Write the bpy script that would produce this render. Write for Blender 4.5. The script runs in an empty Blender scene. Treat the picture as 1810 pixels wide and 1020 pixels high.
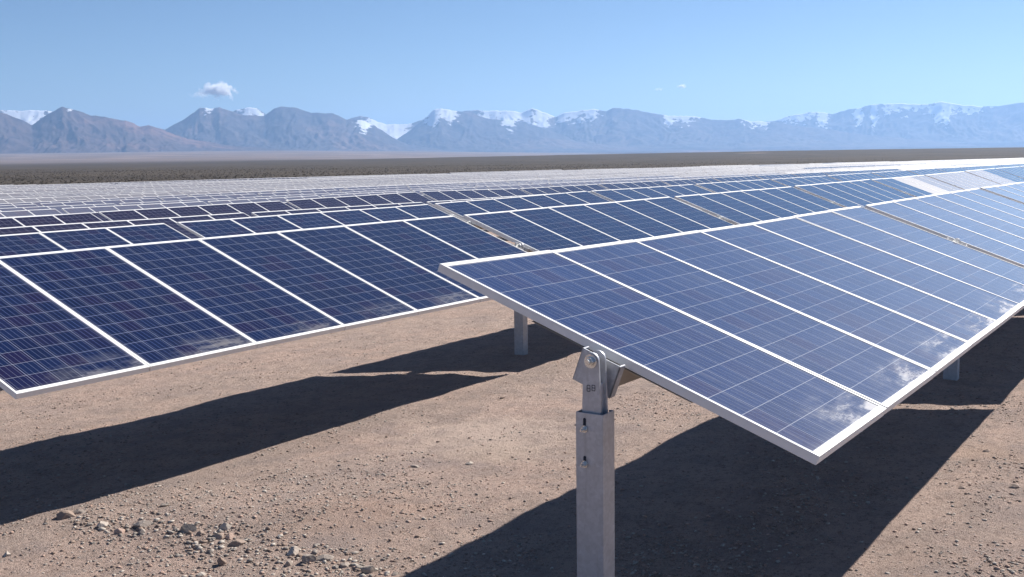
import bpy, bmesh, math, random
import numpy as np
from mathutils import Vector, Matrix, Quaternion
random.seed(7); rng = np.random.default_rng(11)
S = bpy.context.scene; C = S.collection
ZS = 2.236                                   # height of the camera above the datum
PSI, PIT, ROLL, FOC = 0.5854, -0.1252, -0.0147, 1900.8
PW, PL = 1.01, 1.97                          # module pitch along the row, module length
GAP = 0.24
SUN_AZ, SUN_EL = math.radians(-14.15), math.radians(39.7)

# ------------------------------------------------------------------ helpers
def tag(o, label=None, cat=None, group=None, kind=None):
    if label: o['label'] = label
    if cat: o['category'] = cat
    if group: o['group'] = group
    if kind: o['kind'] = kind
    return o
def link(o, parent=None):
    C.objects.link(o)
    if parent is not None: o.parent = parent
    return o
def mesh_from(name, verts, faces, mats=(), fm=None, smooth=False):
    me = bpy.data.meshes.new(name); me.from_pydata([tuple(map(float, v)) for v in verts], [], [tuple(map(int, f)) for f in faces])
    for m in mats: me.materials.append(m)
    if fm is not None: me.polygons.foreach_set('material_index', np.asarray(fm, dtype=np.int32))
    if smooth: me.polygons.foreach_set('use_smooth', np.ones(len(me.polygons), dtype=bool))
    me.update(); return me
def np_mesh(name, V, F, mats=(), smooth=False):
    """V (n,3); F (m,k) all faces with k corners"""
    V = np.asarray(V, dtype=np.float32); F = np.asarray(F, dtype=np.int32); k = F.shape[1]
    me = bpy.data.meshes.new(name)
    me.vertices.add(len(V)); me.vertices.foreach_set('co', V.ravel())
    me.loops.add(F.size); me.loops.foreach_set('vertex_index', F.ravel())
    me.polygons.add(len(F)); me.polygons.foreach_set('loop_start', np.arange(0, F.size, k, dtype=np.int32))
    me.polygons.foreach_set('loop_total', np.full(len(F), k, dtype=np.int32))
    if smooth: me.polygons.foreach_set('use_smooth', np.ones(len(F), dtype=bool))
    for m in mats: me.materials.append(m)
    me.update(calc_edges=True); me.validate(); return me
def obj(name, me, parent=None, loc=(0, 0, 0), rot=(0, 0, 0)):
    o = bpy.data.objects.new(name, me); link(o, parent); o.location = loc; o.rotation_euler = rot; return o
class MB:
    def __init__(s): s.v = []; s.f = []; s.m = []
    def box(s, x0, x1, y0, y1, z0, z1, mi=0, R=None, T=(0, 0, 0), c=0.0):
        b = len(s.v)
        pts = [(x0,y0,z0),(x1,y0,z0),(x1,y1,z0),(x0,y1,z0),(x0,y0,z1),(x1,y0,z1),(x1,y1,z1),(x0,y1,z1)]
        for p in pts:
            p = Vector(p)
            if R is not None: p = R @ p
            s.v.append(tuple(p + Vector(T)))
        for q in ((0,3,2,1),(4,5,6,7),(0,1,5,4),(1,2,6,5),(2,3,7,6),(3,0,4,7)):
            s.f.append(tuple(b + i for i in q)); s.m.append(mi)
    def prism(s, prof, a0, a1, axis='x', mi=0, R=None, T=(0, 0, 0)):
        """closed profile swept along axis from a0 to a1"""
        b = len(s.v); n = len(prof)
        for a in (a0, a1):
            for (p, q) in prof:
                w = Vector({'x': (a, p, q), 'y': (p, a, q), 'z': (p, q, a)}[axis])
                if R is not None: w = R @ w
                s.v.append(tuple(w + Vector(T)))
        for i in range(n):
            j = (i + 1) % n; s.f.append((b + i, b + j, b + n + j, b + n + i)); s.m.append(mi)
        s.f.append(tuple(b + i for i in reversed(range(n)))); s.m.append(mi)
        s.f.append(tuple(b + n + i for i in range(n))); s.m.append(mi)
    def mesh(s, name, mats, bevel=0, smooth=False):
        me = mesh_from(name, s.v, s.f, mats, s.m)
        bm = bmesh.new(); bm.from_mesh(me)
        bmesh.ops.recalc_face_normals(bm, faces=bm.faces)
        if bevel: bmesh.ops.bevel(bm, geom=[e for e in bm.edges], offset=bevel, segments=2, affect='EDGES', clamp_overlap=True)
        bm.to_mesh(me); bm.free(); return me
# value noise in numpy
def _h(ix, iy, s):
    n = (ix.astype(np.int64) * 374761393 + iy.astype(np.int64) * 668265263 + s * 1274126177) & 0xffffffff
    n = ((n ^ (n >> 13)) * 1274126177) & 0xffffffff
    return ((n ^ (n >> 16)) & 0xffff) / 65535.0
def vnoise(x, y, s=0):
    x = np.asarray(x, dtype=float); y = np.asarray(y, dtype=float)
    x0 = np.floor(x); y0 = np.floor(y); fx = x - x0; fy = y - y0
    fx = fx * fx * (3 - 2 * fx); fy = fy * fy * (3 - 2 * fy)
    a = _h(x0, y0, s); b = _h(x0 + 1, y0, s); c = _h(x0, y0 + 1, s); d = _h(x0 + 1, y0 + 1, s)
    return (a * (1 - fx) + b * fx) * (1 - fy) + (c * (1 - fx) + d * fx) * fy
def fbm(x, y, o=4, s=0):
    r = 0; a = .5; t = 0
    for i in range(o):
        r = r + a * vnoise(x * 2 ** i + 17.3 * i, y * 2 ** i - 9.1 * i, s + i); t += a; a *= .5
    return r / t
def ridged(x, y, o=4, s=0):
    r = 0; a = .5; t = 0
    for i in range(o):
        r = r + a * (1 - abs(2 * vnoise(x * 2 ** i + 5.3 * i, y * 2 ** i + 3.7 * i, s + i) - 1)); t += a; a *= .5
    return r / t
def sstep(a, b, x):
    t = np.clip((x - a) / (b - a), 0, 1); return t * t * (3 - 2 * t)

# ------------------------------------------------------------------ terrain
HY = [-60, -30, 0, 2.2, 7.14, 12.1, 17.05, 22, 27, 40, 80, 140, 200, 400]
HV = [-1.3, -.95, 0, .078, .243, .43, .68, .77, .98, 1.25, 1.8, 2.35, 2.6, 2.9]
KX = [-200, -50, 0, 20, 60, 950, 1300]
KV = [-.9, -.35, 0, .17, .37, 7.0, 8.0]
def G(x, y):
    x = np.asarray(x, dtype=float); y = np.asarray(y, dtype=float)
    z = -2.127 - np.interp(y, HY, HV) - np.interp(x, KX, KV)
    r = np.hypot(x, y); az = np.degrees(np.arctan2(y, x))
    left = sstep(18, 50, az)
    z = z + sstep(4500, 17000, r) * (15 + 92 * left) + (1 - left) * (8.5 * np.exp(-((r - 3200) / 900) ** 2) - 62 * sstep(3500, 6500, r))
    return z + ZS
def Gn(x, y):                                 # with the small unevenness of graded soil
    x = np.asarray(x, dtype=float); y = np.asarray(y, dtype=float)
    r = np.hypot(x - 8, y - 6)
    fade = np.clip(1 - (r - 30) / 60, 0, 1)
    z = G(x, y) + fade * ((fbm(x * .6, y * .6, 3, 3) - .5) * .055 + (fbm(x * 2.5, y * 3.1, 3, 9) - .5) * .042 + (fbm(x * 9, y * 9, 2, 5) - .5) * .012)
    z = z + .07 * np.exp(-(((x - 4.4) * .55 + (y - 5.6) * .35) ** 2) / .12) * np.exp(-((x - 4.4) ** 2 + (y - 5.2) ** 2) / 3)
    rr = np.hypot(x, y)
    z = z + sstep(250, 900, rr) * (fbm(x * .004, y * .004, 3, 21) - .5) * 2.0
    return z
def axis_lines():
    t = 0
NEARAX = {0: ([3.5, 11.4, 17, 24], [-.859, -.925, -.955, -1.02]), 1: ([3.5, 10, 17, 28, 34, 50], [-1.098, -1.11, -1.14, -1.19, -1.22, -1.27]),
          2: ([5, 10, 16, 20, 30, 50], [-1.275, -1.285, -1.31, -1.27, -1.32, -1.42]), 3: ([8, 12, 17, 25, 35, 50], [-1.51, -1.54, -1.56, -1.62, -1.70, -1.80]),
          4: ([10, 15, 22, 29, 35, 50], [-1.63, -1.64, -1.63, -1.61, -1.72, -1.80])}
ROWY = lambda n: 2.19 + 4.955 * n
def axis_z(n, x):
    if n in NEARAX:
        xs, zs = NEARAX[n]
        if x <= xs[-1]: return float(np.interp(x, xs, zs)) + ZS
        return zs[-1] + ZS + float(G(x, ROWY(n)) - G(xs[-1], ROWY(n)))
    y = ROWY(n)
    return float(G(x, y)) + 1.37 + .20 * (float(fbm(x * .045 + n * 3.1, n * 1.7, 2, 41)) - .5) * min(1, (n - 3) / 3)

# ------------------------------------------------------------------ camera maths (for surveying the photo only)
def cam_axes():
    f = np.array([math.cos(PSI) * math.cos(PIT), math.sin(PSI) * math.cos(PIT), math.sin(PIT)])
    r = np.array([math.sin(PSI), -math.cos(PSI), 0.0]); u = np.cross(r, f)
    return f, r * math.cos(ROLL) + u * math.sin(ROLL), -r * math.sin(ROLL) + u * math.cos(ROLL)
CF, CR, CU = cam_axes()
def on_ground(px, py):
    k = CF + CR * (px - 905) / FOC - CU * (py - 510) / FOC
    t = -2.25 / k[2]
    for _ in range(12):
        p = k * t; t = (float(Gn(p[0], p[1])) - ZS) / k[2]
    p = k * t; return p[0], p[1], p[2] + ZS

# ------------------------------------------------------------------ materials
class NT:
    def __init__(s, name):
        s.mat = bpy.data.materials.new(name); s.mat.use_nodes = True; s.t = s.mat.node_tree
        s.b = s.t.nodes['Principled BSDF']; s.out = s.t.nodes['Material Output']
    def n(s, typ, **kw):
        nd = s.t.nodes.new(typ)
        for k, v in kw.items():
            if hasattr(nd, k) and k != 'inputs': setattr(nd, k, v)
        return nd
    def lk(s, a, b): s.t.links.new(a, b)
    def math(s, op, a, b=None, clamp=False):
        nd = s.t.nodes.new('ShaderNodeMath'); nd.operation = op; nd.use_clamp = clamp
        for i, x in enumerate((a, b)):
            if x is None: continue
            if isinstance(x, (int, float)): nd.inputs[i].default_value = x
            else: s.lk(x, nd.inputs[i])
        return nd.outputs[0]
    def mix(s, f, a, b):
        nd = s.t.nodes.new('ShaderNodeMix'); nd.data_type = 'RGBA'
        for sock, x in ((nd.inputs['Factor'], f), (nd.inputs[6], a), (nd.inputs[7], b)):
            if isinstance(x, (int, float)): sock.default_value = x
            elif isinstance(x, tuple): sock.default_value = (*x, 1) if len(x) == 3 else x
            else: s.lk(x, sock)
        return nd.outputs[2]
    def noise(s, vec, scale, detail=4, rough=.55, dist=0):
        nd = s.t.nodes.new('ShaderNodeTexNoise'); nd.inputs['Scale'].default_value = scale; nd.inputs['Detail'].default_value = detail
        nd.inputs['Roughness'].default_value = rough; nd.inputs['Distortion'].default_value = dist
        if vec is not None: s.lk(vec, nd.inputs['Vector'])
        return nd.outputs['Fac']
    def ramp(s, f, lo, hi, smooth=True):
        nd = s.t.nodes.new('ShaderNodeMapRange'); nd.interpolation_type = 'SMOOTHSTEP' if smooth else 'LINEAR'
        s.lk(f, nd.inputs['Value']); nd.inputs['From Min'].default_value = lo; nd.inputs['From Max'].default_value = hi
        return nd.outputs[0]
    def bump(s, h, strength, dist):
        nd = s.t.nodes.new('ShaderNodeBump'); nd.inputs['Strength'].default_value = strength; nd.inputs['Distance'].default_value = dist
        s.lk(h, nd.inputs['Height']); s.lk(nd.outputs[0], s.b.inputs['Normal'])
    def base(s, x):
        if isinstance(x, tuple): s.b.inputs['Base Color'].default_value = (*x, 1)
        else: s.lk(x, s.b.inputs['Base Color'])

def mat_cells(name, blue, blue2, purple, film=.001, coat=.0, streaks=.015):
    m = NT(name); L = m.lk
    uv = m.n('ShaderNodeUVMap'); sep = m.n('ShaderNodeSeparateXYZ'); L(uv.outputs[0], sep.inputs[0])
    pid = m.n('ShaderNodeAttribute', attribute_name='pid'); oi = m.n('ShaderNodeObjectInfo')
    pidv = m.math('ADD', m.math('MULTIPLY', pid.outputs['Fac'], 7.31), m.math('MULTIPLY', oi.outputs['Random'], 91.7))
    u, v = sep.outputs[0], sep.outputs[1]           # metres on the module, from its lower left corner
    cu = m.math('DIVIDE', m.math('SUBTRACT', u, .0305), .158); cv = m.math('DIVIDE', m.math('SUBTRACT', v, .037), .158)
    fu = m.math('FRACT', cu); fv = m.math('FRACT', cv)
    eu = m.math('ABSOLUTE', m.math('SUBTRACT', fu, .5)); ev = m.math('ABSOLUTE', m.math('SUBTRACT', fv, .5))
    gap = m.math('MAXIMUM', m.math('GREATER_THAN', eu, .5 - .0105), m.math('GREATER_THAN', ev, .5 - .0105))
    bb = m.math('ABSOLUTE', m.math('SUBTRACT', m.math('FRACT', m.math('MULTIPLY', fu, 4)), .5))
    bus = m.math('LESS_THAN', bb, .026)
    comb = m.n('ShaderNodeCombineXYZ'); L(m.math('FLOOR', cu), comb.inputs[0]); L(m.math('FLOOR', cv), comb.inputs[1]); L(pidv, comb.inputs[2])
    wn = m.n('ShaderNodeTexWhiteNoise', noise_dimensions='3D'); L(comb.outputs[0], wn.inputs['Vector'])
    pos = m.n('ShaderNodeCombineXYZ'); L(u, pos.inputs[0]); L(v, pos.inputs[1]); L(pidv, pos.inputs[2])
    vor = m.n('ShaderNodeTexVoronoi'); vor.inputs['Scale'].default_value = 60; L(pos.outputs[0], vor.inputs['Vector'])
    cr = m.math('MULTIPLY', m.math('SUBTRACT', m.n('ShaderNodeSeparateXYZ').outputs[0], 0), 0)
    col = m.mix(wn.outputs['Value'], blue, blue2)
    wn2 = m.n('ShaderNodeTexWhiteNoise', noise_dimensions='3D')
    ad = m.n('ShaderNodeVectorMath', operation='ADD'); L(comb.outputs[0], ad.inputs[0]); ad.inputs[1].default_value = (3.7, 9.1, 2.2); L(ad.outputs[0], wn2.inputs['Vector'])
    col = m.mix(m.ramp(wn2.outputs['Value'], .72, .95), col, purple)
    sp = m.n('ShaderNodeSeparateColor'); L(vor.outputs['Color'], sp.inputs[0])
    col = m.mix(m.math('MULTIPLY', sp.outputs[0], .25), col, (blue[0] * 2.2, blue[1] * 2.2, blue[2] * 1.9))
    col = m.mix(m.math('MULTIPLY', bus, .36), col, (.42, .44, .50))
    col = m.mix(m.math('MULTIPLY', gap, .50), col, (.55, .56, .60))
    # dust: an even film and streaks running down the glass, both also carrying painted glare, wiped smears near the lower edge
    st = m.n('ShaderNodeMapping'); st.inputs['Scale'].default_value = (1, .10, 1); L(pos.outputs[0], st.inputs[0])
    streak = m.ramp(m.noise(st.outputs[0], 26, 4, .65), .50, .80)
    cloud = m.ramp(m.noise(pos.outputs[0], 1.7, 5, .6), .35, .80)
    sm = m.n('ShaderNodeMapping'); sm.inputs['Rotation'].default_value = (0, 0, .9); sm.inputs['Scale'].default_value = (1, 3.2, 1); L(pos.outputs[0], sm.inputs[0])
    smear = m.ramp(m.noise(sm.outputs[0], 3.0, 6, .66, .15), .42, .72)
    low = m.math('SUBTRACT', 1, m.ramp(v, .03, .34))
    right = m.ramp(u, .15, .7)
    edge = m.math('MULTIPLY', m.math('MULTIPLY', smear, low), right)
    edge2 = m.math('SUBTRACT', 1, m.ramp(v, .02, .09))
    patch = m.math('MULTIPLY', m.ramp(m.noise(sm.outputs[0], 2.2, 7, .75, 1.0), .68, .78), .20)
    d = m.math('ADD', film, m.math('MULTIPLY', streak, streaks))
    d = m.math('ADD', d, m.math('MULTIPLY', cloud, streaks * .5))
    d = m.math('ADD', d, m.math('MULTIPLY', edge, .36)); d = m.math('ADD', d, m.math('MULTIPLY', edge2, .06))
    d = m.math('ADD', d, patch, True)
    col = m.mix(d, col, (.50, .465, .425))
    m.base(col); m.lk(m.math('ADD', .10, m.math('MULTIPLY', d, 1.2)), m.b.inputs['Roughness'])
    m.b.inputs['IOR'].default_value = 1.36; m.b.inputs['Coat Weight'].default_value = coat; m.b.inputs['Coat Roughness'].default_value = .42; m.b.inputs['Specular IOR Level'].default_value = .5
    return m.mat
def mat_metal(name, col, rough, metallic, var=.12, scale=30, streaks=False):
    m = NT(name); tc = m.n('ShaderNodeTexCoord')
    n1 = m.noise(tc.outputs['Object'], scale, 5, .6)
    c2 = tuple(max(0, c * (1 - var * 2)) for c in col)
    c = m.mix(n1, c2, tuple(min(1, c * (1 + var)) for c in col))
    if streaks:
        mp = m.n('ShaderNodeMapping'); mp.inputs['Scale'].default_value = (1, 1, .06); m.lk(tc.outputs['Object'], mp.inputs[0])
        c = m.mix(m.math('MULTIPLY', m.ramp(m.noise(mp.outputs[0], 22, 4, .6), .55, .75), .35), c, (.22, .19, .165))
        vor = m.n('ShaderNodeTexVoronoi'); vor.inputs['Scale'].default_value = 70; m.lk(tc.outputs['Object'], vor.inputs['Vector'])
        sp = m.n('ShaderNodeSeparateColor'); m.lk(vor.outputs['Color'], sp.inputs[0])
        c = m.mix(m.math('MULTIPLY', sp.outputs[0], .38), c, tuple(x * .60 for x in col))
    m.base(c); m.b.inputs['Metallic'].default_value = metallic
    m.lk(m.math('ADD', rough - .08, m.math('MULTIPLY', n1, .16)), m.b.inputs['Roughness'])
    return m.mat
def plain(name, col, rough=.6, metallic=0):
    m = NT(name); tc = m.n('ShaderNodeTexCoord'); n = m.noise(tc.outputs['Object'], 40, 3)
    m.base(m.mix(n, tuple(c * .8 for c in col), tuple(min(1, c * 1.15) for c in col)))
    m.b.inputs['Roughness'].default_value = rough; m.b.inputs['Metallic'].default_value = metallic; return m.mat

M_CELL = mat_cells('blue_cells', (.0020, .0060, .036), (.0034, .010, .050), (.0095, .0055, .036))
M_CELLA = mat_cells('glare_streak_cells', (.0030, .0125, .070), (.0050, .019, .090), (.012, .0105, .062), .006, .14, .070)  # nearest row: busbar glare streaks and bluish sheen put into the cell colour
M_CELLP = mat_cells('violet_cells', (.009, .005, .024), (.011, .007, .028), (.016, .007, .027))
M_CELLF = mat_cells('dust_glare_cells', (.012, .022, .075), (.014, .030, .09), (.028, .022, .07), .34, .12)  # grazing dust glare of the far rows, put into a paler cell colour
M_FRAME = mat_metal('anodised_frame', (.85, .83, .80), .45, .0, .05, 14)
M_GALV = mat_metal('galvanised_steel', (.56, .57, .60), .46, .45, .16, 22, True)
M_TUBE = mat_metal('tube_steel', (.40, .37, .33), .5, .6, .12, 12, False)
M_BOLT = mat_metal('zinc_bolt', (.72, .72, .70), .28, .9, .08, 60)
M_INK = plain('stencil_ink', (.11, .11, .12), .7)
M_HOLE = plain('slot_shadow_steel', (.02, .025, .04), .8)
M_BACK = plain('backsheet', (.22, .22, .22), .6)

def ground_material():
    m = NT('desert_soil'); tc = m.n('ShaderNodeTexCoord'); P = tc.outputs['Object']; L = m.lk
    sep = m.n('ShaderNodeSeparateXYZ'); L(P, sep.inputs[0]); X, Y = sep.outputs[0], sep.outputs[1]
    fl = m.n('ShaderNodeCombineXYZ'); L(X, fl.inputs[0]); L(Y, fl.inputs[1]); F = fl.outputs[0]
    big = m.noise(F, .55, 5, .6, .4); mid = m.noise(F, 3.2, 6, .65); fine = m.noise(F, 30, 6, .75); grit = m.noise(F, 120, 4, .75); med = m.noise(F, 9, 6, .7)
    c = m.mix(m.ramp(big, .35, .68), (.52, .392, .330), (.565, .405, .335))
    c = m.mix(m.math('MULTIPLY', m.ramp(mid, .42, .66), .75), c, (.375, .295, .258))
    c = m.mix(m.math('MULTIPLY', m.ramp(med, .52, .36), .5), c, (.31, .225, .185))
    c = m.mix(m.math('MULTIPLY', m.ramp(fine, .50, .68), .65), c, (.56, .43, .355))
    c = m.mix(m.math('MULTIPLY', m.ramp(fine, .50, .32), .75), c, (.20, .145, .115))
    c = m.mix(m.math('MULTIPLY', m.ramp(grit, .55, .68), .6), c, (.60, .50, .43))
    c = m.mix(m.math('MULTIPLY', m.ramp(grit, .46, .33), .75), c, (.12, .09, .08))
    vor = m.n('ShaderNodeTexVoronoi'); vor.inputs['Scale'].default_value = 22; L(F, vor.inputs['Vector'])
    sp = m.n('ShaderNodeSeparateColor'); L(vor.outputs['Color'], sp.inputs[0])
    peb = m.math('MULTIPLY', m.ramp(vor.outputs['Distance'], .30, .16), m.math('GREATER_THAN', sp.outputs[0], .80))
    c = m.mix(m.math('MULTIPLY', peb, .75), c, m.mix(sp.outputs[1], (.16, .13, .12), (.52, .46, .42)))
    c = m.mix(m.math('MULTIPLY', m.ramp(m.noise(F, 1.5, 6, .62, .5), .50, .66), .55), c, (.385, .302, .272))
    # greyer gravel bands along the driving lanes, and a pale dusty patch
    mp = m.n('ShaderNodeMapping'); mp.inputs['Scale'].default_value = (.12, 1, 1); L(F, mp.inputs[0])
    c = m.mix(m.math('MULTIPLY', m.ramp(m.noise(mp.outputs[0], .9, 4, .55), .48, .70), .40), c, (.29, .235, .205))
    for (px, py, rad, f, colr) in ((850, 770, .95, .80, (.62, .48, .40)), (880, 800, .5, .4, (.56, .43, .34)), (1735, 800, .5, .35, (.50, .35, .26)), (620, 900, .7, .3, (.46, .30, .22))):
        gx, gy, gz = on_ground(px, py)
        dx = m.math('SUBTRACT', X, gx); dy = m.math('SUBTRACT', Y, gy)
        dd = m.math('SQRT', m.math('ADD', m.math('MULTIPLY', dx, dx), m.math('MULTIPLY', dy, dy)))
        dd = m.math('ADD', dd, m.math('MULTIPLY', m.math('SUBTRACT', mid, .5), rad * 2.0))
        c = m.mix(m.math('MULTIPLY', m.ramp(dd, rad, rad * .15), f), c, colr)
    # scrub-covered plain outside the fenced plant, bare pink fans farther off
    geo = m.n('ShaderNodeVectorMath', operation='LENGTH'); L(F, geo.inputs[0]); R = geo.outputs['Value']
    sc = m.noise(F, .010, 6, .6); sc2 = m.noise(F, .09, 5, .7)
    scr = m.mix(m.ramp(sc, .35, .65), (.055, .044, .034), (.082, .065, .050))
    scr = m.mix(m.math('MULTIPLY', m.ramp(sc2, .5, .7), .6), scr, (.042, .034, .023))
    scr = m.mix(m.math('MULTIPLY', m.ramp(m.noise(F, .0035, 4, .6), .66, .72), .55), scr, (.24, .19, .15))
    outside = m.math('MAXIMUM', m.ramp(Y, 143, 152), m.ramp(X, 975, 990))
    outside = m.math('MAXIMUM', outside, m.ramp(Y, -60, -80)); outside = m.math('MAXIMUM', outside, m.ramp(X, -60, -80))
    far = m.mix(m.ramp(R, 2600, 6500), scr, (.17, .13, .11))
    far = m.mix(m.math('MULTIPLY', m.ramp(m.noise(F, .0016, 5, .6), .45, .65), m.ramp(R, 4500, 8000)), far, (.27, .20, .165))
    c = m.mix(outside, c, far)
    m.base(c); m.b.inputs['Roughness'].default_value = .95; m.b.inputs['Specular IOR Level'].default_value = .15
    near = m.ramp(R, 120, 30); h0 = m.math('MULTIPLY', med, 1.0)
    h = m.math('ADD', m.math('MULTIPLY', fine, .6), m.math('MULTIPLY', grit, .28)); h = m.math('ADD', h, m.math('MULTIPLY', peb, .35)); h = m.math('ADD', h, m.math('MULTIPLY', mid, .9))
    h = m.math('MULTIPLY', m.math('ADD', h, h0), near)
    m.bump(h, 1.0, .048)
    return m.mat
def mountain_material(name, rock, rock2, red):
    m = NT(name); tc = m.n('ShaderNodeTexCoord'); P = tc.outputs['Object']; L = m.lk
    n1 = m.noise(P, .0010, 6, .6, .5); n2 = m.noise(P, .005, 6, .65)
    c = m.mix(m.ramp(n1, .38, .62), rock, rock2)
    c = m.mix(m.math('MULTIPLY', m.ramp(m.noise(P, .0005, 5, .6), .50, .62), .8), c, red)
    c = m.mix(m.math('MULTIPLY', m.ramp(n2, .46, .62), .7), c, tuple(x * .40 for x in rock))
    at = m.n('ShaderNodeAttribute', attribute_name='snow')
    sv = m.n('ShaderNodeMapping'); sv.inputs['Scale'].default_value = (1, 1, .8); sv.inputs['Rotation'].default_value = (.5, .3, .2); L(P, sv.inputs[0])
    f = m.math('ADD', at.outputs['Fac'], m.math('MULTIPLY', m.math('SUBTRACT', m.noise(sv.outputs[0], .0075, 8, .72), .5), 5.5))
    c = m.mix(m.math('MULTIPLY', m.ramp(f, .38, .72), .92), c, (.84, .86, .90))
    m.base(c); m.b.inputs['Roughness'].default_value = .95; m.b.inputs['Specular IOR Level'].default_value = .1
    return m.mat
def stone_mat(name, a, b):
    m = NT(name); tc = m.n('ShaderNodeTexCoord'); oi = m.n('ShaderNodeObjectInfo')
    n1 = m.noise(tc.outputs['Object'], 25, 6, .65); c = m.mix(n1, a, b)
    c = m.mix(m.math('MULTIPLY', oi.outputs['Random'], .5), c, (.42, .33, .27))
    m.base(c); m.b.inputs['Roughness'].default_value = .9; m.bump(m.noise(tc.outputs['Object'], 60, 5, .7), .6, .01); return m.mat

# ------------------------------------------------------------------ ground sheet
def graded(lo, hi, d0, d1, step, growth, end):
    xs = list(np.arange(lo, hi, step)); a = xs[-1]; s = step
    while a < end: s = min(s * growth, 1200); a += s; xs.append(a)
    a = lo; s = step; l = []
    while a > -end: s = min(s * growth, 1200); a -= s; l.append(a)
    return np.array(l[::-1] + xs)
gx = graded(2.2, 15, 0, 0, .07, 1.065, 29500); gy = graded(-1.2, 11, 0, 0, .07, 1.065, 29500)
XX, YY = np.meshgrid(gx, gy); ZZ = Gn(XX, YY)
nx, ny = len(gx), len(gy); idx = np.arange(nx * ny).reshape(ny, nx)
Fq = np.stack([idx[:-1, :-1], idx[:-1, 1:], idx[1:, 1:], idx[1:, :-1]], -1).reshape(-1, 4)
M_GROUND = ground_material()
ground = obj('ground', np_mesh('ground', np.stack([XX, YY, ZZ], -1).reshape(-1, 3), Fq, [M_GROUND], True)); tag(ground, kind='structure')

# ------------------------------------------------------------------ mountains
HOR = lambda px: 284 - .0148 * px
LAYERS = [
 ('hills', 14500, 17600, [(-2600,235),(-1500,215),(-900,232),(-500,214),(-200,222),(-60,202),(0,198),(15,199),(50,212),(70,222),(100,202),(125,191),(150,197),(175,206),(205,209),(235,214),(260,224),(275,222),(300,231),(330,243),(380,252),(430,259),(520,264),(600,270),(700,276),(900,290),(1400,300)],
   [(140,22,197,.1),(-40,60,204,.6)], (.078,.056,.052), (.115,.078,.068), (.22,.125,.10)),
 ('mountains', 17600, 20700, [(-300,290),(0,275),(200,262),(260,245),(300,232),(340,210),(365,192),(385,194),(400,192),(420,199),(440,205),(478,206),(495,194),(510,190),(530,192),(560,200),(595,201),(620,213),(645,213),(652,214),(668,222),(700,243),(730,256),(760,261),(840,268),(930,276),(1100,290)],
   [(650,20,222,.7),(380,25,193,0.0)], (.068,.058,.060), (.098,.078,.074), (.17,.11,.09)),
 ('mountains', 19800, 22900, [(500,295),(640,268),(690,256),(720,238),(750,215),(775,196),(785,193),(810,196),(840,201),(870,212),(900,213),(930,217),(960,226),(990,238),(1020,246),(1100,255),(1200,262),(1400,275),(1600,290)],
   [(800,26,210,.6),(770,26,216,.2),(905,26,222,.3)], (.070,.060,.062), (.10,.082,.076), (.16,.11,.09)),
 ('mountains', 21500, 24000, [(-2600,225),(-1500,205),(-900,215),(-300,206),(-50,200),(0,195),(30,198),(60,196),(100,197),(140,205),(200,230),(270,231),(290,227),(320,236),(400,225),(425,198),(450,192),(465,193),(480,203),(500,215),(600,222),(628,210),(645,207),(665,212),(690,221),(725,220),(750,214),(830,198),(850,196),(900,197),(925,200),(945,194),(955,195),(985,208),(1000,200),(1020,199),(1030,196),(1050,195),(1075,199),(1085,193),(1100,192),(1130,197),(1165,204),(1200,206),(1240,208),(1270,214),(1305,211),(1330,216),(1370,216),(1400,222),(1500,235),(1700,255),(1900,270)],
   [(60,60,228,1.25),(290,18,232,1.2),(455,30,207,1.1),(695,60,250,1.25),(905,80,214,1.1),(1000,70,206,.9),(960,22,222,1.2),(1045,30,199,.9),(1183,14,216,1.0),(1210,45,209,.5),(1340,38,216,1.0),(-600,500,226,.9)], (.095,.085,.088), (.13,.108,.10), (.16,.12,.105)),
 ('mountains', 24600, 27000, [(900,290),(1150,262),(1300,232),(1340,218),(1370,213),(1400,203),(1440,199),(1470,203),(1500,195),(1540,186),(1580,184),(1640,185),(1660,181),(1700,188),(1740,190),(1770,187),(1790,183),(1810,184),(1900,190),(2200,200),(2800,215),(4000,235)],
   [(1400,60,209,.7),(1452,16,216,1.1),(1515,12,214,.9),(1542,9,216,1.1),(1600,80,192,1.0),(1655,22,207,1.0),(1700,70,196,.8),(1668,10,214,.8),(2100,200,206,.7)], (.10,.088,.088), (.13,.11,.105), (.17,.13,.115))]
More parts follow.
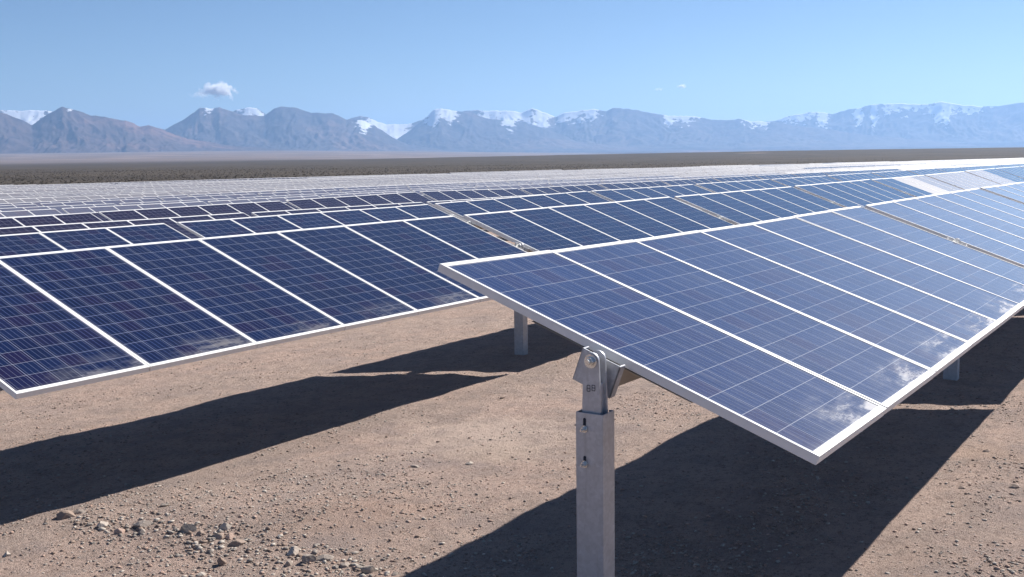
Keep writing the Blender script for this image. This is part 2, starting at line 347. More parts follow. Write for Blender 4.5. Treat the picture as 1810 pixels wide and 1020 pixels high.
for li, (nm, R0, R1, sky, snows, ra, rb, rc) in enumerate(LAYERS):
    pxs = np.concatenate([np.arange(-2600, -60, 12), np.arange(-60, 1870, 1.9), np.arange(1870, 4000, 12)])
    sx = np.array([p[0] for p in sky], float); sy = np.array([p[1] for p in sky], float)
    pxs = pxs[(pxs >= sx[0]) & (pxs <= sx[-1])]
    az = PSI - np.arctan((pxs - 905) / 1901.0)
    el = (HOR(pxs) - np.interp(pxs, sx, sy)) / 1901.0 * np.cos(PSI - az)
    el = el + (fbm(pxs * .07, pxs * 0, 5, li * 7) - .5) * .0022
    H = el * R1 - (R1 * 0)
    ss = np.concatenate([np.linspace(0, 1, 84), np.array([1.04, 1.1, 1.2, 1.35, 1.6])])
    A, SS = np.meshgrid(az, ss); HH = np.tile(H, (len(ss), 1)); PX = np.tile(pxs, (len(ss), 1))
    rad = R0 + (R1 - R0) * SS
    warp = (fbm(PX * .012, SS * 1.6, 3, 50 + li) - .5) * 90
    rg = ridged((PX + warp + SS * 40) * .022, SS * 2.2 + PX * .006, 4, 60 + li)
    rg2 = ridged((PX + warp * .8 - SS * 30) * .07, SS * 7.0 - PX * .02, 3, 70 + li)
    up = np.clip(SS, 0, 1) ** 1.25
    carve = 1 - (1 - np.clip(SS, 0, 1)) ** .8 * (.70 * (1 - rg) + .42 * (1 - rg2)) * np.clip(SS * 4, 0, 1)
    Z = HH * up * carve
    foot = np.interp(SS, [0, .15, 1], [-110, 0, 0])
    back = np.clip(1 - (SS - 1) / .6, 0, 1) ** 1.2
    Z = np.where(SS > 1, HH * back, Z) + foot
    Zw = Z + ZS
    ypx = HOR(PX) - Z / rad * 1901.0
    snow = np.full_like(Z, -1.0)
    for (cx, hw, yl, st) in snows:
        w = np.exp(-((PX - cx) / hw) ** 2)
        s_ = np.clip((yl - ypx) / 12 + .42, -2, .62) + (w - .72) * 3.0 + (fbm(PX * .13 + ypx * .10, ypx * .20 - PX * .05, 4, 80 + li) - .5) * 2.2 + (rg2 - .5) * .8 - (1 - min(st, 1)) * .5
        snow = np.maximum(snow, s_)
    V = np.stack([np.cos(A) * rad, np.sin(A) * rad, Zw], -1).reshape(-1, 3)
    n1, n2 = len(ss), len(az); ix = np.arange(n1 * n2).reshape(n1, n2)
    F = np.stack([ix[:-1, :-1], ix[1:, :-1], ix[1:, 1:], ix[:-1, 1:]], -1).reshape(-1, 4)[:, ::-1]
    mm = mountain_material('rock_range', ra, rb, rc)
    me = np_mesh(nm, V, F, [mm], False)
    at = me.attributes.new('snow', 'FLOAT', 'POINT'); at.data.foreach_set('value', snow.ravel().astype(np.float32))
    tag(obj(nm, me), kind='structure')

# ------------------------------------------------------------------ module, frame, post, tube
GW = 1.006
def glass_quads(mb_v, mb_f, uvs, x0, pid, Rm, zoff, tlist):
    lx, ly = .018, .034
    u0, u1, v0, v1 = lx, GW - lx, ly, PL - ly
    b = len(mb_v)
    for (u, v) in ((u0, v0), (u1, v0), (u1, v1), (u0, v1)):
        mb_v.append(Rm @ Vector((x0 + u, v - PL / 2, -.003)) + zoff)
    mb_f.append((b, b + 1, b + 2, b + 3)); uvs.extend([(u0, v0), (u1, v0), (u1, v1), (u0, v1)]); tlist.append(pid)
def finish_uv(me, uvs, pids):
    l = me.uv_layers.new(name='UVMap'); l.data.foreach_set('uv', np.array(uvs, dtype=np.float32).ravel())
def panel_meshes(mat):
    """module with its glass face at z=-3 mm and a backsheet below; origin at the middle of the near edge line"""
    v, f, uv, t = [], [], [], []
    glass_quads(v, f, uv, 0, 0, Matrix.Identity(3), Vector((0, 0, 0)), t)
    b = len(v)                                   # backsheet, 5 mm laminate
    for (x, y) in ((.012, -PL/2+.02), (GW-.012, -PL/2+.02), (GW-.012, PL/2-.02), (.012, PL/2-.02)): v.append(Vector((x, y, -.009)))
    f.append((b+3, b+2, b+1, b)); uv.extend([(0, 0)] * 4)
    me = mesh_from('solar_panel', v, f, [mat, M_BACK], [0, 1]); finish_uv(me, uv, t); return me
P_GLARE = panel_meshes(mat_cells('soft_glare_cells', (.012, .020, .075), (.015, .028, .09), (.028, .020, .07), .16, .10)); P_GLINT_BEIGE = panel_meshes(mat_cells('beige_glint_cells', (.02, .03, .08), (.02, .03, .09), (.03, .02, .07), .27, .0)); P_GLINT = panel_meshes(mat_cells('grey_glint_cells', (.02, .03, .08), (.02, .03, .09), (.03, .02, .07), .13, .2)); P_NEAR = panel_meshes(M_CELLA); P_BLUE, P_VIOLET = panel_meshes(M_CELL), panel_meshes(M_CELLP)  # glare of the farther rows and second-row glint put into paler cell colours
def frame_boxes(mb, x0=0, R=None, T=(0, 0, 0), mi=0):
    w, h = GW, PL / 2; d = .040
    for s in (0, 1):                            # long sides: lip 14 mm, web, bottom flange
        xa = x0 if s == 0 else x0 + w - .018; xw = x0 if s == 0 else x0 + w - .003
        mb.box(xa, xa + .018, -h, h, -.010, 0, mi, R, T)
        mb.box(xw, xw + .003, -h, h, -d, -.010, mi, R, T)
    for s in (-1, 1):
        y0, y1 = (-h, -h + .034) if s < 0 else (h - .034, h)
        mb.box(x0 + .018, x0 + w - .018, y0, y1, -.010, 0, mi, R, T)
        yw = -h if s < 0 else h - .003
        mb.box(x0 + .003, x0 + w - .003, yw, yw + .003, -d, -.010, mi, R, T)
        yf = (-h + .003, -h + .028) if s < 0 else (h - .028, h - .003)
        mb.box(x0 + .003, x0 + w - .003, yf[0], yf[1], -d, -d + .003, mi, R, T)
_m = MB(); frame_boxes(_m); ME_FRAME = _m.mesh('frame', [M_FRAME], .0012)

PD = 1.62                                       # post length, some of it buried
def post_mesh():
    m = MB(); t = .005; wy, wx, lip = .131 / 2, .104, .024
    # lipped channel, web towards -x
    prof = [(-wx/2, -wy), (wx/2, -wy), (wx/2, -wy + lip), (wx/2 - t, -wy + lip), (wx/2 - t, -wy + t), (-wx/2 + t, -wy + t),
            (-wx/2 + t, wy - t), (wx/2 - t, wy - t), (wx/2 - t, wy - lip), (wx/2, wy - lip), (wx/2, wy), (-wx/2, wy)]
    m.prism(prof, -PD - .22, -.222, 'z'); me = m.mesh('post', [M_GALV], .0012); return me
ME_POST = post_mesh()
def arm_mesh():
    """upright bracket: tapered plates with a rounded eye round the pivot"""
    m = MB()
    def prof(w0, w1, zt, zb):
        p = [(-w0, zb), (w0, zb), (w1, zt - .0)]
        for k in range(0, 13): a = math.pi * k / 12; p.append((w1 * math.cos(a), zt + w1 * math.sin(a)))
        p.append((-w1, zt)); return p[:2] + p[3:-1]
    for x0 in (-.034, .022): m.prism(prof(.052, .037, 0, -.42), x0, x0 + .012, 'x')
    m.box(-.022, .022, -.030, .030, -.42, -.10)
    return m.mesh('pivot_bracket', [M_GALV], .001)
ME_ARM = arm_mesh()
def hexp(r, n=6, ph=0): return [(r * math.cos(2*math.pi*k/n + ph), r * math.sin(2*math.pi*k/n + ph)) for k in range(n)]
def bolt_mesh(r, x0, x1, shaft):
    m = MB(); m.prism(hexp(r), x0, x0 + .016, 'x'); m.prism(hexp(r * 1.45, 20), x0 + .016, x0 + .020, 'x'); m.prism(hexp(shaft, 14), x0 + .020, x1, 'x')
    m.prism(hexp(shaft * .9, 14), x0 - .014, x0, 'x')
    return m.mesh('bolt', [M_BOLT], .001)
ME_PIN = bolt_mesh(.021, -.056, .060, .013); ME_PIN.name = 'pivot_pin'
ME_BOLT = bolt_mesh(.011, -.068, -.044, .006)
def slot_mesh():
    m = MB(); p = [(-.0075 + .0, 0)]
    prof = []
    for k in range(9): a = math.pi * k / 8; prof.append((.0065 * math.cos(a), .012 + .0065 * math.sin(a)))
    for k in range(9): a = math.pi + math.pi * k / 8; prof.append((.0065 * math.cos(a), -.012 + .0065 * math.sin(a)))
    m.prism(prof, -.0480, -.0462, 'x'); return m.mesh('slot', [M_HOLE])
ME_SLOT = slot_mesh()
def mark_mesh():
    # worn stencilled figures «88» on the bracket
    m = MB()
    def eight(cy, cz, w, h, t=.0035):
        for z in (-h, 0, h): m.box(-.0350, -.0344, cy - w, cy + w, cz + z - t/2, cz + z + t/2)
        for y in (-w, w): 
            m.box(-.0351, -.0345, cy + y - t/2, cy + y + t/2, cz - h, cz + h)
    eight(.012, -.118, .007, .013); eight(-.012, -.114, .007, .012)
    return m.mesh('stencil_mark', [M_INK])
ME_MARK = mark_mesh()
TUBE_OFF = -.105                                # tube centre below the module face
def tube_mesh(n):
    Lb = n * PW; m = MB()
    a = .060; c = .014
    prof = [(-a + c, -a), (a - c, -a), (a, -a + c), (a, a - c), (a - c, a), (-a + c, a), (-a, a - c), (-a, -a + c)]
    m.prism(prof, -.055, Lb + .05, 'x', T=(0, 0, TUBE_OFF))
    # hat-shaped rails under the module seams
    for i in range(n + 1):
        x = min(max(i * PW, .03), Lb - .03)
        m.box(x - .022, x + .022, -.42, .42, TUBE_OFF + a + .002, -.041)
    return m.mesh('torque_tube', [M_TUBE], 0)
ME_TUBE = {6: tube_mesh(6), 7: tube_mesh(7)}
def plate_mesh():
    m = MB(); m.prism([(-.098, -.165), (.098, -.165), (.098, -.012), (-.098, -.012)], 0, .008, 'x')
    m.box(.0, .05, -.098, -.090, -.165, -.012); m.box(.0, .05, .090, .098, -.165, -.012)
    return m.mesh('end_plate', [M_GALV], .0015)
ME_PLATE = plate_mesh()
_m = MB(); _m.prism(hexp(.009), -.010, 0, 'x'); ME_PBOLT = _m.mesh('plate_bolt', [M_BOLT], .001)

# measured sag of the two nearest rows at each module seam (m), upper and lower edge
WOB = {0: ([.012, -.001, -.010, -.010, -.015, -.006, .002, .004], [.003, -.002, -.002, .002, .005, .006, .004, 0]),
       1: ([0, 0, .002, .003, 0, .003, .004, 0], [.002, 0, .006, .002, .001, -.002, 0, 0])}
TILT = {0: 19.9, 1: 20.74, 2: 20.2, 3: 20.5, 4: 21.5, 5: 19.5, 6: 22.5, 7: 19.5, 8: 20.5, 9: 21}
def wob(n, bay, i, x):
    if n in WOB and bay == 0: return WOB[n][0][min(i, 7)], WOB[n][1][min(i, 7)]
    a = (float(fbm(x * .55 + n * 7.7, n * 2.3, 2, 31)) - .5) * .022; b = (float(fbm(x * .55 + n * 5.1, n * 4.3, 2, 37)) - .5) * .018
    return a, b
NAMES = ['nearest', 'second', 'third', 'fourth', 'fifth', 'sixth', 'seventh', 'eighth', 'ninth', 'tenth']
ROWLAB = ['solar tracker table nearest the camera, its end post and bracket in full view', 'deep blue solar tracker table on the left, directly behind the nearest one',
 'third tracker table from the camera, its blue panels just above the big left one', 'fourth tracker table from the camera, low and showing only a thin blue strip',
 'fifth tracker table from the camera, with dark violet panels', 'sixth tracker table from the camera, thin strip just behind the violet panels',
 'seventh tracker table from the camera, greyish panels beyond the violet row', 'eighth tracker table from the camera, a narrow pale strip among the far rows',
 'ninth tracker table from the camera, a narrow grey strip among the far rows', 'tenth tracker table from the camera, last on which single panels can be made out']
GRP = 'solar tracker tables in parallel rows across the desert'
def tracker(n, x0, bays):
    y = ROWY(n); z0 = float(G(x0, y))
    root = bpy.data.objects.new('solar_tracker', None); link(root); root.location = (x0, y, z0); root.empty_display_size = .3
    tag(root, ROWLAB[n], 'solar tracker', GRP)
    pm = P_VIOLET if n in (3, 4, 5) else P_BLUE
    t0 = math.radians(TILT[n]); x = 0.0
    def post(xc, tl):
        az_ = axis_z(n, x0 + xc) - z0
        p = obj('post', ME_POST, root, (xc, 0, az_ - .012)); 
        obj('pivot_bracket', ME_ARM, p); obj('pivot_pin', ME_PIN, p)
        if n < 2:
            obj('bolt', ME_BOLT, p, (-.006, .022, -.292)); obj('bolt', ME_BOLT, p, (-.006, .022, -.445)); obj('slot', ME_SLOT, p, (-.006, .022, -.262)); obj('slot', ME_SLOT, p, (-.006, .022, -.428))
        if n == 0 and xc < 0: obj('stencil_mark', ME_MARK, p)
    post(-.1385, t0)
    for b, cnt in enumerate(bays):
        xe = x + cnt * PW
        za = axis_z(n, x0 + x) - z0; zb = axis_z(n, x0 + xe) - z0
        slope = math.atan2(zb - za, xe - x)
        tt = t0 + math.radians((random.random() - .5) * (0.0 if n < 2 and b < 3 else .8))
        q = Matrix.Rotation(-slope, 4, 'Y') @ Matrix.Rotation(tt, 4, 'X')
        tb = obj('torque_tube', ME_TUBE[cnt], root); tb.matrix_local = Matrix.Translation((x, 0, za)) @ q
        for k, (xp, sg) in enumerate(((-.075, 0), (cnt * PW + .067, math.pi))):
            e = obj('end_plate', ME_PLATE, tb, (xp, 0, 0), (0, 0, sg))
        for i in range(cnt):
            ua, la = wob(n, b, i, x0 + x + i * PW); ub, lb = wob(n, b, i + 1, x0 + x + (i + 1) * PW)
            up, lo = (ua + ub) / 2, (la + lb) / 2
            zc = za + (zb - za) * (i / cnt)
            s2 = slope + math.atan2(((ub + lb) - (ua + la)) / 2, PW)
            t2 = tt + (up - lo) / PL
            zi = zc + (ua + la) / 2
            pmx = P_NEAR if n == 0 else (pm if n < 6 else P_GLARE)
            if n == 1 and 31.0 < x0 + x + i * PW < 33.2: pmx = P_GLINT_BEIGE
            elif n == 1 and 33.2 < x0 + x + i * PW < 45: pmx = P_GLINT
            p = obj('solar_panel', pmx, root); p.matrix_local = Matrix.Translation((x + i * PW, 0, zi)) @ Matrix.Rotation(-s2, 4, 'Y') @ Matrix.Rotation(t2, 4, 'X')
            obj('frame', ME_FRAME, p)
            if pmx is P_GLINT_BEIGE: p['label'] = 'second-row module with a pale beige glint put into its cell colour'
        post(xe + GAP / 2, tt)
        x = xe + GAP
    return x
X0 = lambda n: [4.07, 3.774, 3.32, 3.1, 2.75][n] if n < 5 else 2.75 - .33 * (n - 4)
ends = {}
for n in range(10):
    ends[n] = X0(n) + tracker(n, X0(n), [7] + [6] * 12 + [7])

# ------------------------------------------------------------------ far tables: one mesh each, shared data
def far_mesh(tilt, cellmat):
    m = MB(); v, f, uv, t = [], [], [], []; R = Matrix.Rotation(math.radians(tilt), 3, 'X'); x = 0
    for cnt in (7, 6, 6, 6, 6, 6, 7):
        for i in range(cnt):
            xa = x + i * PW
            b = len(v); lx, ly = .018, .034
            for (u, w) in ((lx, ly), (GW - lx, ly), (GW - lx, PL - ly), (lx, PL - ly)):
                v.append(R @ Vector((xa + u, w - PL / 2, -.003))); uv.append((u, w))
            f.append((b, b + 1, b + 2, b + 3)); t.append(xa)
            h = PL / 2
            for (x1, x2, y1, y2) in ((xa, xa + .018, -h, h), (xa + GW - .018, xa + GW, -h, h), (xa + .018, xa + GW - .018, -h, -h + .034), (xa + .018, xa + GW - .018, h - .034, h)):
                m.box(x1, x2, y1, y2, -.040, 0, 0, R)
        m.box(x - .05, x + cnt * PW + .05, -.06, .06, -.165, -.045, 1, R)
        m.box(x - .14 - .045, x - .14 + .045, -.068, .068, -1.5, -.10, 2)
        x += cnt * PW + GAP
    m.box(x - .14 - .045, x - .14 + .045, -.068, .068, -1.5, -.10, 2)
    nb = len(m.v); V = m.v + [tuple(q) for q in v]; F = m.f + [tuple(nb + k for k in q) for q in f]
    me = mesh_from('solar_tracker', V, F, [M_FRAME, M_TUBE, M_GALV, cellmat], m.m + [3] * len(f))
    l = me.uv_layers.new(name='UVMap'); arr = np.zeros((len(me.loops), 2), dtype=np.float32)
    arr[-len(uv):] = np.array(uv); l.data.foreach_set('uv', arr.ravel())
    at = me.attributes.new('pid', 'FLOAT', 'FACE'); at.data.foreach_set('value', np.array([0.] * len(m.f) + t, dtype=np.float32))
    return me, x - GAP
FAR = [far_mesh(a, M_CELLF)[0] for a in (14.0, 17.0, 19.0, 21.0)] + [far_mesh(20.5, M_CELLP)[0]]
FLEN = far_mesh(20, M_CELL)[1]
NROW = 29; cand = []
for n in range(NROW):
    y = ROWY(n); x = (ends[n] + 1.3) if n < 10 else X0(n)
    while x < 960:
        a0 = math.atan2(y, x + FLEN); a1 = math.atan2(y, x)
        if a1 > math.radians(6.2) and a0 < math.radians(61.5): cand.append((n, x))
        x += FLEN + 1.2
print('far tables', len(cand))
WHERE = ['far left', 'left of centre', 'in the middle', 'right of centre', 'far right']
extra_v = []
cand.sort(key=lambda c: math.hypot(c[1] + 20, ROWY(c[0])))
for k, (n, x) in enumerate(cand[:285]):
    y = ROWY(n); xm = x + FLEN / 2
    za, zb = axis_z(n, x), axis_z(n, x + FLEN)
    me = FAR[4] if random.random() < .05 else random.choice(FAR[:4])
    px = 905 + 1901 * math.tan(PSI - math.atan2(y, xm)); w = WHERE[min(4, max(0, int(px // 362)))]
    depth = 'front' if n < 13 else ('middle' if n < 21 else 'rear')
    o = obj('solar_tracker', me, None, (x, y, (za + zb) / 2 + (zb - za) * -.5 + random.uniform(-.05, .05)))
    o.rotation_euler = (math.radians(random.gauss(0, 1.3)), -math.atan2(zb - za, FLEN) + random.gauss(0, .0006), 0)
    lab = {'front': 'narrow pale table beyond the dark rows, ', 'middle': 'thin silvery table half way back, ', 'rear': 'hair-thin whitish table near the far edge, '}[depth] + w
    tag(o, lab, 'solar tracker', 'far tracker tables, %s rows, %s' % (depth, w))
if len(cand) > 285:
    V = []; F = []; mi = []; src = FAR[1]
    sv = np.zeros(len(src.vertices) * 3); src.vertices.foreach_get('co', sv); sv = sv.reshape(-1, 3)
    sf = [tuple(p.vertices) for p in src.polygons]; sm = [p.material_index for p in src.polygons]
    uvl = np.zeros(len(src.loops) * 2, dtype=np.float32); src.uv_layers[0].data.foreach_get('uv', uvl); UV = []
    for (n, x) in cand[285:]:
        za, zb = axis_z(n, x), axis_z(n, x + FLEN); q = sv.copy(); q[:, 2] += za + (zb - za) * q[:, 0] / FLEN; q[:, 0] += x; q[:, 1] += ROWY(n)
        b = len(V) * len(sv); V.append(q); F += [tuple(b + i for i in t) for t in sf]; mi += sm; UV.append(uvl)
    me = mesh_from('far_solar_trackers', np.concatenate(V), F, list(src.materials), mi)
    l = me.uv_layers.new(name='UVMap'); l.data.foreach_set('uv', np.concatenate(UV))
    tag(obj('far_solar_trackers', me), 'whitish band of solar tables at the farthest right edge of the plant', 'solar trackers', kind='stuff')

# ------------------------------------------------------------------ stones
def rock_mesh(seed, sx, sy, sz, mat, sub=3):
    bm = bmesh.new(); bmesh.ops.create_icosphere(bm, subdivisions=sub, radius=1)
    r = random.Random(seed); planes = [(Vector((r.uniform(-1, 1), r.uniform(-1, 1), r.uniform(-.6, 1))).normalized(), r.uniform(.5, .85)) for _ in range(13)]
    for v in bm.verts:
        p = v.co.copy()
        for (nrm, d) in planes:
            e = p.dot(nrm) - d
            if e > 0: p -= nrm * e
        j = 1 + .035 * math.sin(p.x * 7 + seed) * math.sin(p.y * 6 + seed * 2) * math.cos(p.z * 5 + seed)
        p *= j; v.co = Vector((p.x * sx, p.y * sy, p.z * sz))
    me = bpy.data.meshes.new('stone'); bm.to_mesh(me); bm.free(); me.materials.append(mat); return me
M_ST = [stone_mat('grey_stone', (.20, .175, .155), (.34, .29, .25)), stone_mat('brown_stone', (.20, .145, .115), (.33, .24, .19)), stone_mat('pale_stone', (.40, .35, .30), (.52, .46, .40)), stone_mat('pink_stone', (.40, .26, .20), (.48, .33, .26))]
STONES = [(115, 910, 36, .55, 1, 'large brown stone at the edge of the shadow, bottom left'), (140, 905, 20, .5, 0, 'grey stone just right of the large brown stone at the shadow edge'),
 (181, 929, 20, .7, 2, 'pale rounded stone left of the stone heap'), (213, 940, 18, .7, 3, None), (252, 927, 28, .5, 0, 'flat greenish grey stone left of the stone heap'),
 (251, 941, 14, .8, 0, None), (332, 936, 26, .75, 0, 'angular grey stone at the upper left end of the stone heap'), (354, 942, 13, .7, 1, None), (398, 932, 21, .8, 2, 'pale pointed stone standing at the top of the stone heap'),
 (386, 947, 24, .45, 1, 'flat brown stone in the middle of the stone heap'), (405, 949, 18, .7, 3, 'pinkish stone in the middle of the stone heap'), (421, 960, 26, .65, 1, 'brown stone with sunlit top at the right of the stone heap'),
 (350, 967, 13, .8, 0, None), (519, 976, 22, .8, 2, 'pale stone standing apart, right of the stone heap'), (546, 989, 24, .9, 0, 'tall grey stone beside the dark flat one, bottom left of centre'),
 (574, 986, 30, .35, 0, 'long dark flat stone beside the tall grey one'), (510, 997, 16, .9, 0, None), (393, 996, 17, 1.1, 1, 'dark reddish stone standing on edge below the stone heap'),
 (608, 999, 20, .7, 0, None), (634, 1003, 16, .7, 0, None), (652, 1008, 27, .8, 0, 'grey stone at the bottom edge, farthest right of the stone line'), (592, 1003, 12, .7, 0, None),
 (289, 893, 16, .5, 0, None), (357, 1015, 18, .45, 2, 'flat pale stone at the bottom edge below the heap'), (13, 981, 13, .8, 2, None), (697, 1015, 12, .7, 0, None),
 (830, 819, 16, .4, 2, 'small pale flat stone on open soil left of the near post'), (732, 823, 20, .3, 0, 'thin grey flat stone on open soil, centre left'), (888, 703, 9, .6, 1, None),
 (1700, 862, 12, .5, 1, 'small dark stone on sunlit soil at the right'), (1745, 797, 12, .4, 1, None), (1793, 860, 16, .5, 1, 'brown stone on sunlit soil near the right edge'), (372, 975, 12, .7, 0, None), (440, 972, 11, .7, 0, None), (470, 985, 10, .7, 0, None), (310, 935, 11, .6, 0, None)]
for k, (px, py, s, fl, mt, lab) in enumerate(STONES):
    x, y, z = on_ground(px, py + s * .1); d = math.hypot(x, y); w = s * d / 1901 / 2 * 1.28
    o = obj('stone', rock_mesh(k * 3 + 1, w, w * random.uniform(.7, .9), w * fl, M_ST[mt]), None, (x, y, z + w * fl * .18), (0, 0, -PSI + random.uniform(-.5, .5)))
    tag(o, lab or 'small stone of a few centimetres among the loose stones on the soil', 'stone', 'larger stones lying on the soil' if lab else 'small loose stones on the soil')
# gravel: everything too small and too many to count
def gravel(cnt, pts, smin, smax, power, name, mats, label):
    base = np.array([(1,0,0),(-1,0,0),(0,1,0),(0,-1,0),(0,0,1),(0,0,-1),(.6,.6,.5),(-.6,.55,.55),(.55,-.6,.5),(-.6,-.6,.5)], float)
    bm = bmesh.new(); vs = [bm.verts.new(p) for p in base]; bmesh.ops.convex_hull(bm, input=vs); bmesh.ops.triangulate(bm, faces=bm.faces)
    bm.verts.index_update(); tri = np.array([[v.index for v in f.verts] for f in bm.faces]); bv = np.array([v.co for v in bm.verts]); bm.free()
    n = len(pts); s = smin * (smax / smin) ** (rng.random(n) ** power)
    j = bv[None] * (1 + rng.uniform(-.3, .3, (n, len(bv), 3)))
    a = rng.random(n) * 6.283; ca, sa = np.cos(a), np.sin(a); sc = np.stack([s * rng.uniform(.8, 1.5, n), s, s * rng.uniform(.35, .85, n)], -1)
    j = j * sc[:, None, :]; xr = j[..., 0] * ca[:, None] - j[..., 1] * sa[:, None]; yr = j[..., 0] * sa[:, None] + j[..., 1] * ca[:, None]
    z = Gn(pts[:, 0], pts[:, 1]) + s * .12
    V = np.stack([xr + pts[:, :1], yr + pts[:, 1:2], j[..., 2] + z[:, None]], -1).reshape(-1, 3)
    F = (tri[None] + (np.arange(n) * len(bv))[:, None, None]).reshape(-1, 3)
    me = np_mesh(name, V, F, mats, False)
    mi = np.repeat(rng.integers(0, len(mats), n), len(tri)).astype(np.int32); me.polygons.foreach_set('material_index', mi)
    tag(obj(name, me), label, 'gravel', kind='stuff')
px_ = rng.uniform(-60, 1870, 130000); py_ = rng.uniform(520, 1080, 130000)
K = CF[None] + CR[None] * ((px_ - 905) / FOC)[:, None] - CU[None] * ((py_ - 510) / FOC)[:, None]
t_ = -2.35 / K[:, 2]; pts = (K * t_[:, None])[:, :2]
dens = fbm(pts[:, 0] * .9, pts[:, 1] * 1.4, 3, 77)
pts = pts[(rng.random(len(pts)) < np.clip((dens - .38) * 4, .10, 1))][:52000]
gravel(len(pts), pts, .0022, .014, 3.4, 'gravel', [M_ST[0], M_ST[1], M_ST[2], M_ST[3]], 'fine loose gravel strewn over the reddish soil')
hp = []
for (px, py, s) in [(200, 935, 26), (240, 932, 30), (330, 945, 34), (390, 950, 40), (420, 962, 36), (450, 972, 30), (520, 985, 26), (600, 1000, 26), (640, 1008, 26), (160, 918, 22), (370, 962, 36)]:
    x, y, z = on_ground(px, py); q = rng.normal(0, 1, (100, 2)) * s * .0032 * np.array([1.2, 1.2]); hp.append(q + np.array([x, y]))
gravel(0, np.concatenate(hp), .003, .020, 2.0, 'rubble', [M_ST[0], M_ST[1], M_ST[2]], 'heap of small broken stones at the bottom left')

# ------------------------------------------------------------------ desert scrub beyond the plant
def scrub():
    N = 26000; V = []; F = []
    r = 150 + (rng.random(N) ** 1.7) * 1500; a = np.radians(rng.uniform(5, 62, N)); x = r * np.cos(a); y = r * np.sin(a)
    # spread evenly past the last row
    y = 150 + (rng.random(N) ** 1.8) * 900; a = np.radians(rng.uniform(4, 63, N)); x = y / np.tan(a)
    ok = x < 2600; x = x[ok]; y = y[ok]; n = len(x); z = Gn(x, y)
    s = rng.uniform(.12, .38, n) ; k = 9
    c = np.stack([x, y, z], -1)
    Vb = []
    for i in range(14):                        # leaf-clump triangles through a low dome
        th = rng.uniform(0, 6.283, n); ph = rng.uniform(.1, 1.3, n); rr = s * rng.uniform(.5, 1.0, n)
        p = np.stack([rr * np.cos(th) * np.sin(ph + .2), rr * np.sin(th) * np.sin(ph + .2), .75 * rr * np.cos(ph)], -1)
        for j in range(3): Vb.append(c + p + rng.normal(0, .28, (n, 3)) * s[:, None])
    V = np.stack(Vb, 1).reshape(-1, 3); F = np.arange(len(V)).reshape(-1, 3)
    m = NT('scrub_leaf'); tc = m.n('ShaderNodeTexCoord'); nn = m.noise(tc.outputs['Object'], .05, 3)
    m.base(m.mix(m.ramp(nn, .35, .65), (.044, .037, .026), (.068, .054, .037))); m.b.inputs['Roughness'].default_value = .9
    tag(obj('desert_scrub', np_mesh('desert_scrub', V, F, [m.mat])), 'low dark desert scrub covering the plain beyond the plant', 'scrub', kind='stuff')
scrub()

# ------------------------------------------------------------------ clouds
def cloud(px, py, w, h, R, dens, label, seed, wisp=False):
    az = PSI - math.atan((px - 905) / 1901); el = (HOR(px) - py) / 1901 * math.cos(PSI - az)
    c = Vector((math.cos(az) * R, math.sin(az) * R, el * R + ZS)); sx = w * R / 1901 / 2 / math.cos(PSI - az); sz = h * R / 1901 / 2
    bm = bmesh.new(); r = random.Random(seed)
    bmesh.ops.create_icosphere(bm, subdivisions=4, radius=1)
    for v in bm.verts: v.co = Vector((v.co.x * sx * .6, v.co.y * sx, v.co.z * sz))
    me = bpy.data.meshes.new('cloud'); bm.to_mesh(me); bm.free()
    m = NT('cloud_vapour'); m.t.nodes.remove(m.b); vol = m.n('ShaderNodeVolumePrincipled'); m.lk(vol.outputs[0], m.out.inputs['Volume'])
    tc = m.n('ShaderNodeTexCoord'); mp = m.n('ShaderNodeMapping'); m.lk(tc.outputs['Object'], mp.inputs[0]); mp.inputs['Scale'].default_value = (1 / (sx * .6), 1 / sx, 1 / sz)
    ln = m.n('ShaderNodeVectorMath', operation='LENGTH'); m.lk(mp.outputs[0], ln.inputs[0])
    mp2 = m.n('ShaderNodeMapping'); m.lk(tc.outputs['Object'], mp2.inputs[0]); mp2.inputs['Scale'].default_value = (1 / sx, 1 / sx, .55 / sz); mp2.inputs['Location'].default_value = (seed, seed * 2, 0)
    nz = m.noise(mp2.outputs[0], 2.6, 6, .62, .3)
    f = m.math('SUBTRACT', m.math('ADD', m.math('MULTIPLY', nz, 1.9), -.42), ln.outputs['Value'])
    dn = m.math('MULTIPLY', m.math('MAXIMUM', f, 0.0), dens); m.lk(dn, vol.inputs['Density'])
    vol.inputs['Color'].default_value = (1, 1, 1, 1); vol.inputs['Anisotropy'].default_value = .3
    me.materials.append(m.mat)
    o = obj('cloud', me, None, c, (0, -.22 if not wisp else -.05, az)); tag(o, label, 'cloud', 'small clouds above the mountains')
    o.rotation_euler = Matrix.Rotation(az, 3, 'Z').to_euler(); return o
cloud(402, 163, 92, 50, 39000, .075, 'small white puffy cloud above the left-hand mountain ridge', 3)
cloud(368, 170, 60, 22, 39600, .008, 'faint trailing wisp touching the left side of the white cloud', 5, True)
cloud(1206, 155, 26, 11, 40000, .09, 'tiny white cloud above the centre right mountains', 8, True)
cloud(1166, 160, 26, 9, 40500, .016, 'tiniest, faintest cloud, left of the tiny white one', 13, True)

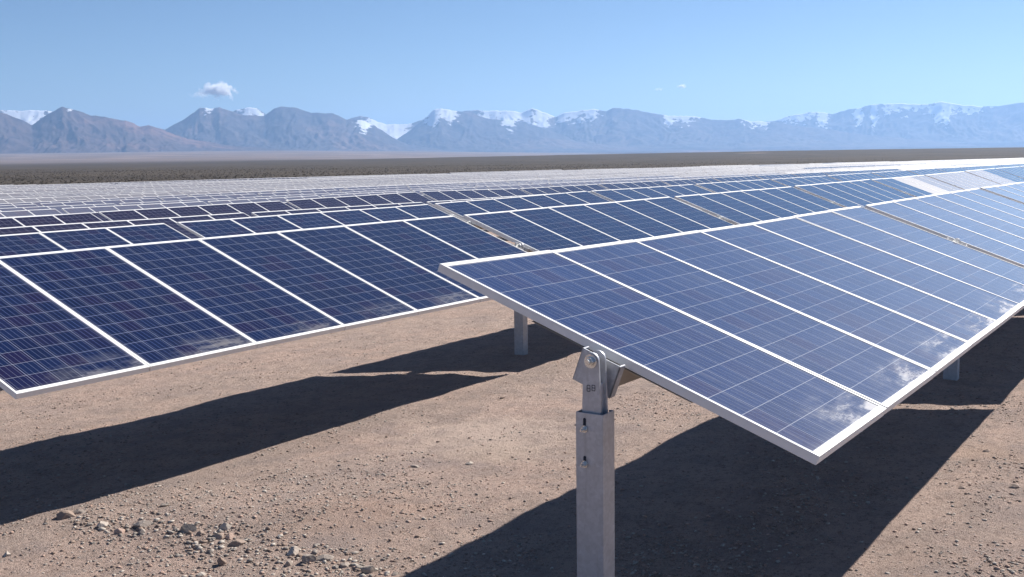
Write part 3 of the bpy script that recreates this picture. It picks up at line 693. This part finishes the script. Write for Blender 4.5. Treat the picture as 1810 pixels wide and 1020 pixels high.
# ------------------------------------------------------------------ haze
HZ = dict(density=4.1e-5)
m = NT('desert_haze'); m.t.nodes.remove(m.b); vol = m.n('ShaderNodeVolumePrincipled'); m.lk(vol.outputs[0], m.out.inputs['Volume'])
vol.inputs['Density'].default_value = HZ['density']; vol.inputs['Color'].default_value = (.37, .61, 1.0, 1); vol.inputs['Anisotropy'].default_value = .35
zlo = min(float(ZZ.min()), -130) - 1.0
mb = MB(); mb.box(-31000, 31000, -31000, 31000, zlo, 1180); tag(obj('haze', mb.mesh('haze', [m.mat])), 'thin blue air haze over the desert plain', 'haze', kind='stuff')

# ------------------------------------------------------------------ light, sky, camera
w = bpy.data.worlds.new('World'); S.world = w; w.use_nodes = True; nt = w.node_tree
sky = nt.nodes.new('ShaderNodeTexSky'); sky.sky_type = 'NISHITA'; sky.sun_disc = False; sky.sun_elevation = SUN_EL; sky.sun_rotation = math.pi / 2 - SUN_AZ
sky.altitude = 2500; sky.air_density = 1.0; sky.dust_density = .5; sky.ozone_density = 4.5
nt.links.new(sky.outputs[0], nt.nodes['Background'].inputs[0]); nt.nodes['Background'].inputs[1].default_value = .060
sl = bpy.data.lights.new('sun', 'SUN'); sl.energy = 5.0; sl.angle = math.radians(.53); sl.color = (1.0, .955, .89)
so = bpy.data.objects.new('sun', sl); link(so)
sd = Vector((math.cos(SUN_AZ) * math.cos(SUN_EL), math.sin(SUN_AZ) * math.cos(SUN_EL), math.sin(SUN_EL))); so.rotation_euler = (-sd).to_track_quat('-Z', 'Y').to_euler(); so.location = sd * 60
cd = bpy.data.cameras.new('camera'); cd.sensor_width = 36; cd.lens = 36 * FOC / 1810; cd.clip_start = .05; cd.clip_end = 120000
co = bpy.data.objects.new('camera', cd); link(co)
co.matrix_world = Matrix(((CR[0], CU[0], -CF[0], 0), (CR[1], CU[1], -CF[1], 0), (CR[2], CU[2], -CF[2], ZS), (0, 0, 0, 1)))
S.camera = co
S.view_settings.view_transform = 'Standard'; S.view_settings.look = 'None'; S.view_settings.gamma = 1; S.view_settings.exposure = 0.70
S.cycles.max_bounces = 8; S.cycles.volume_bounces = 6
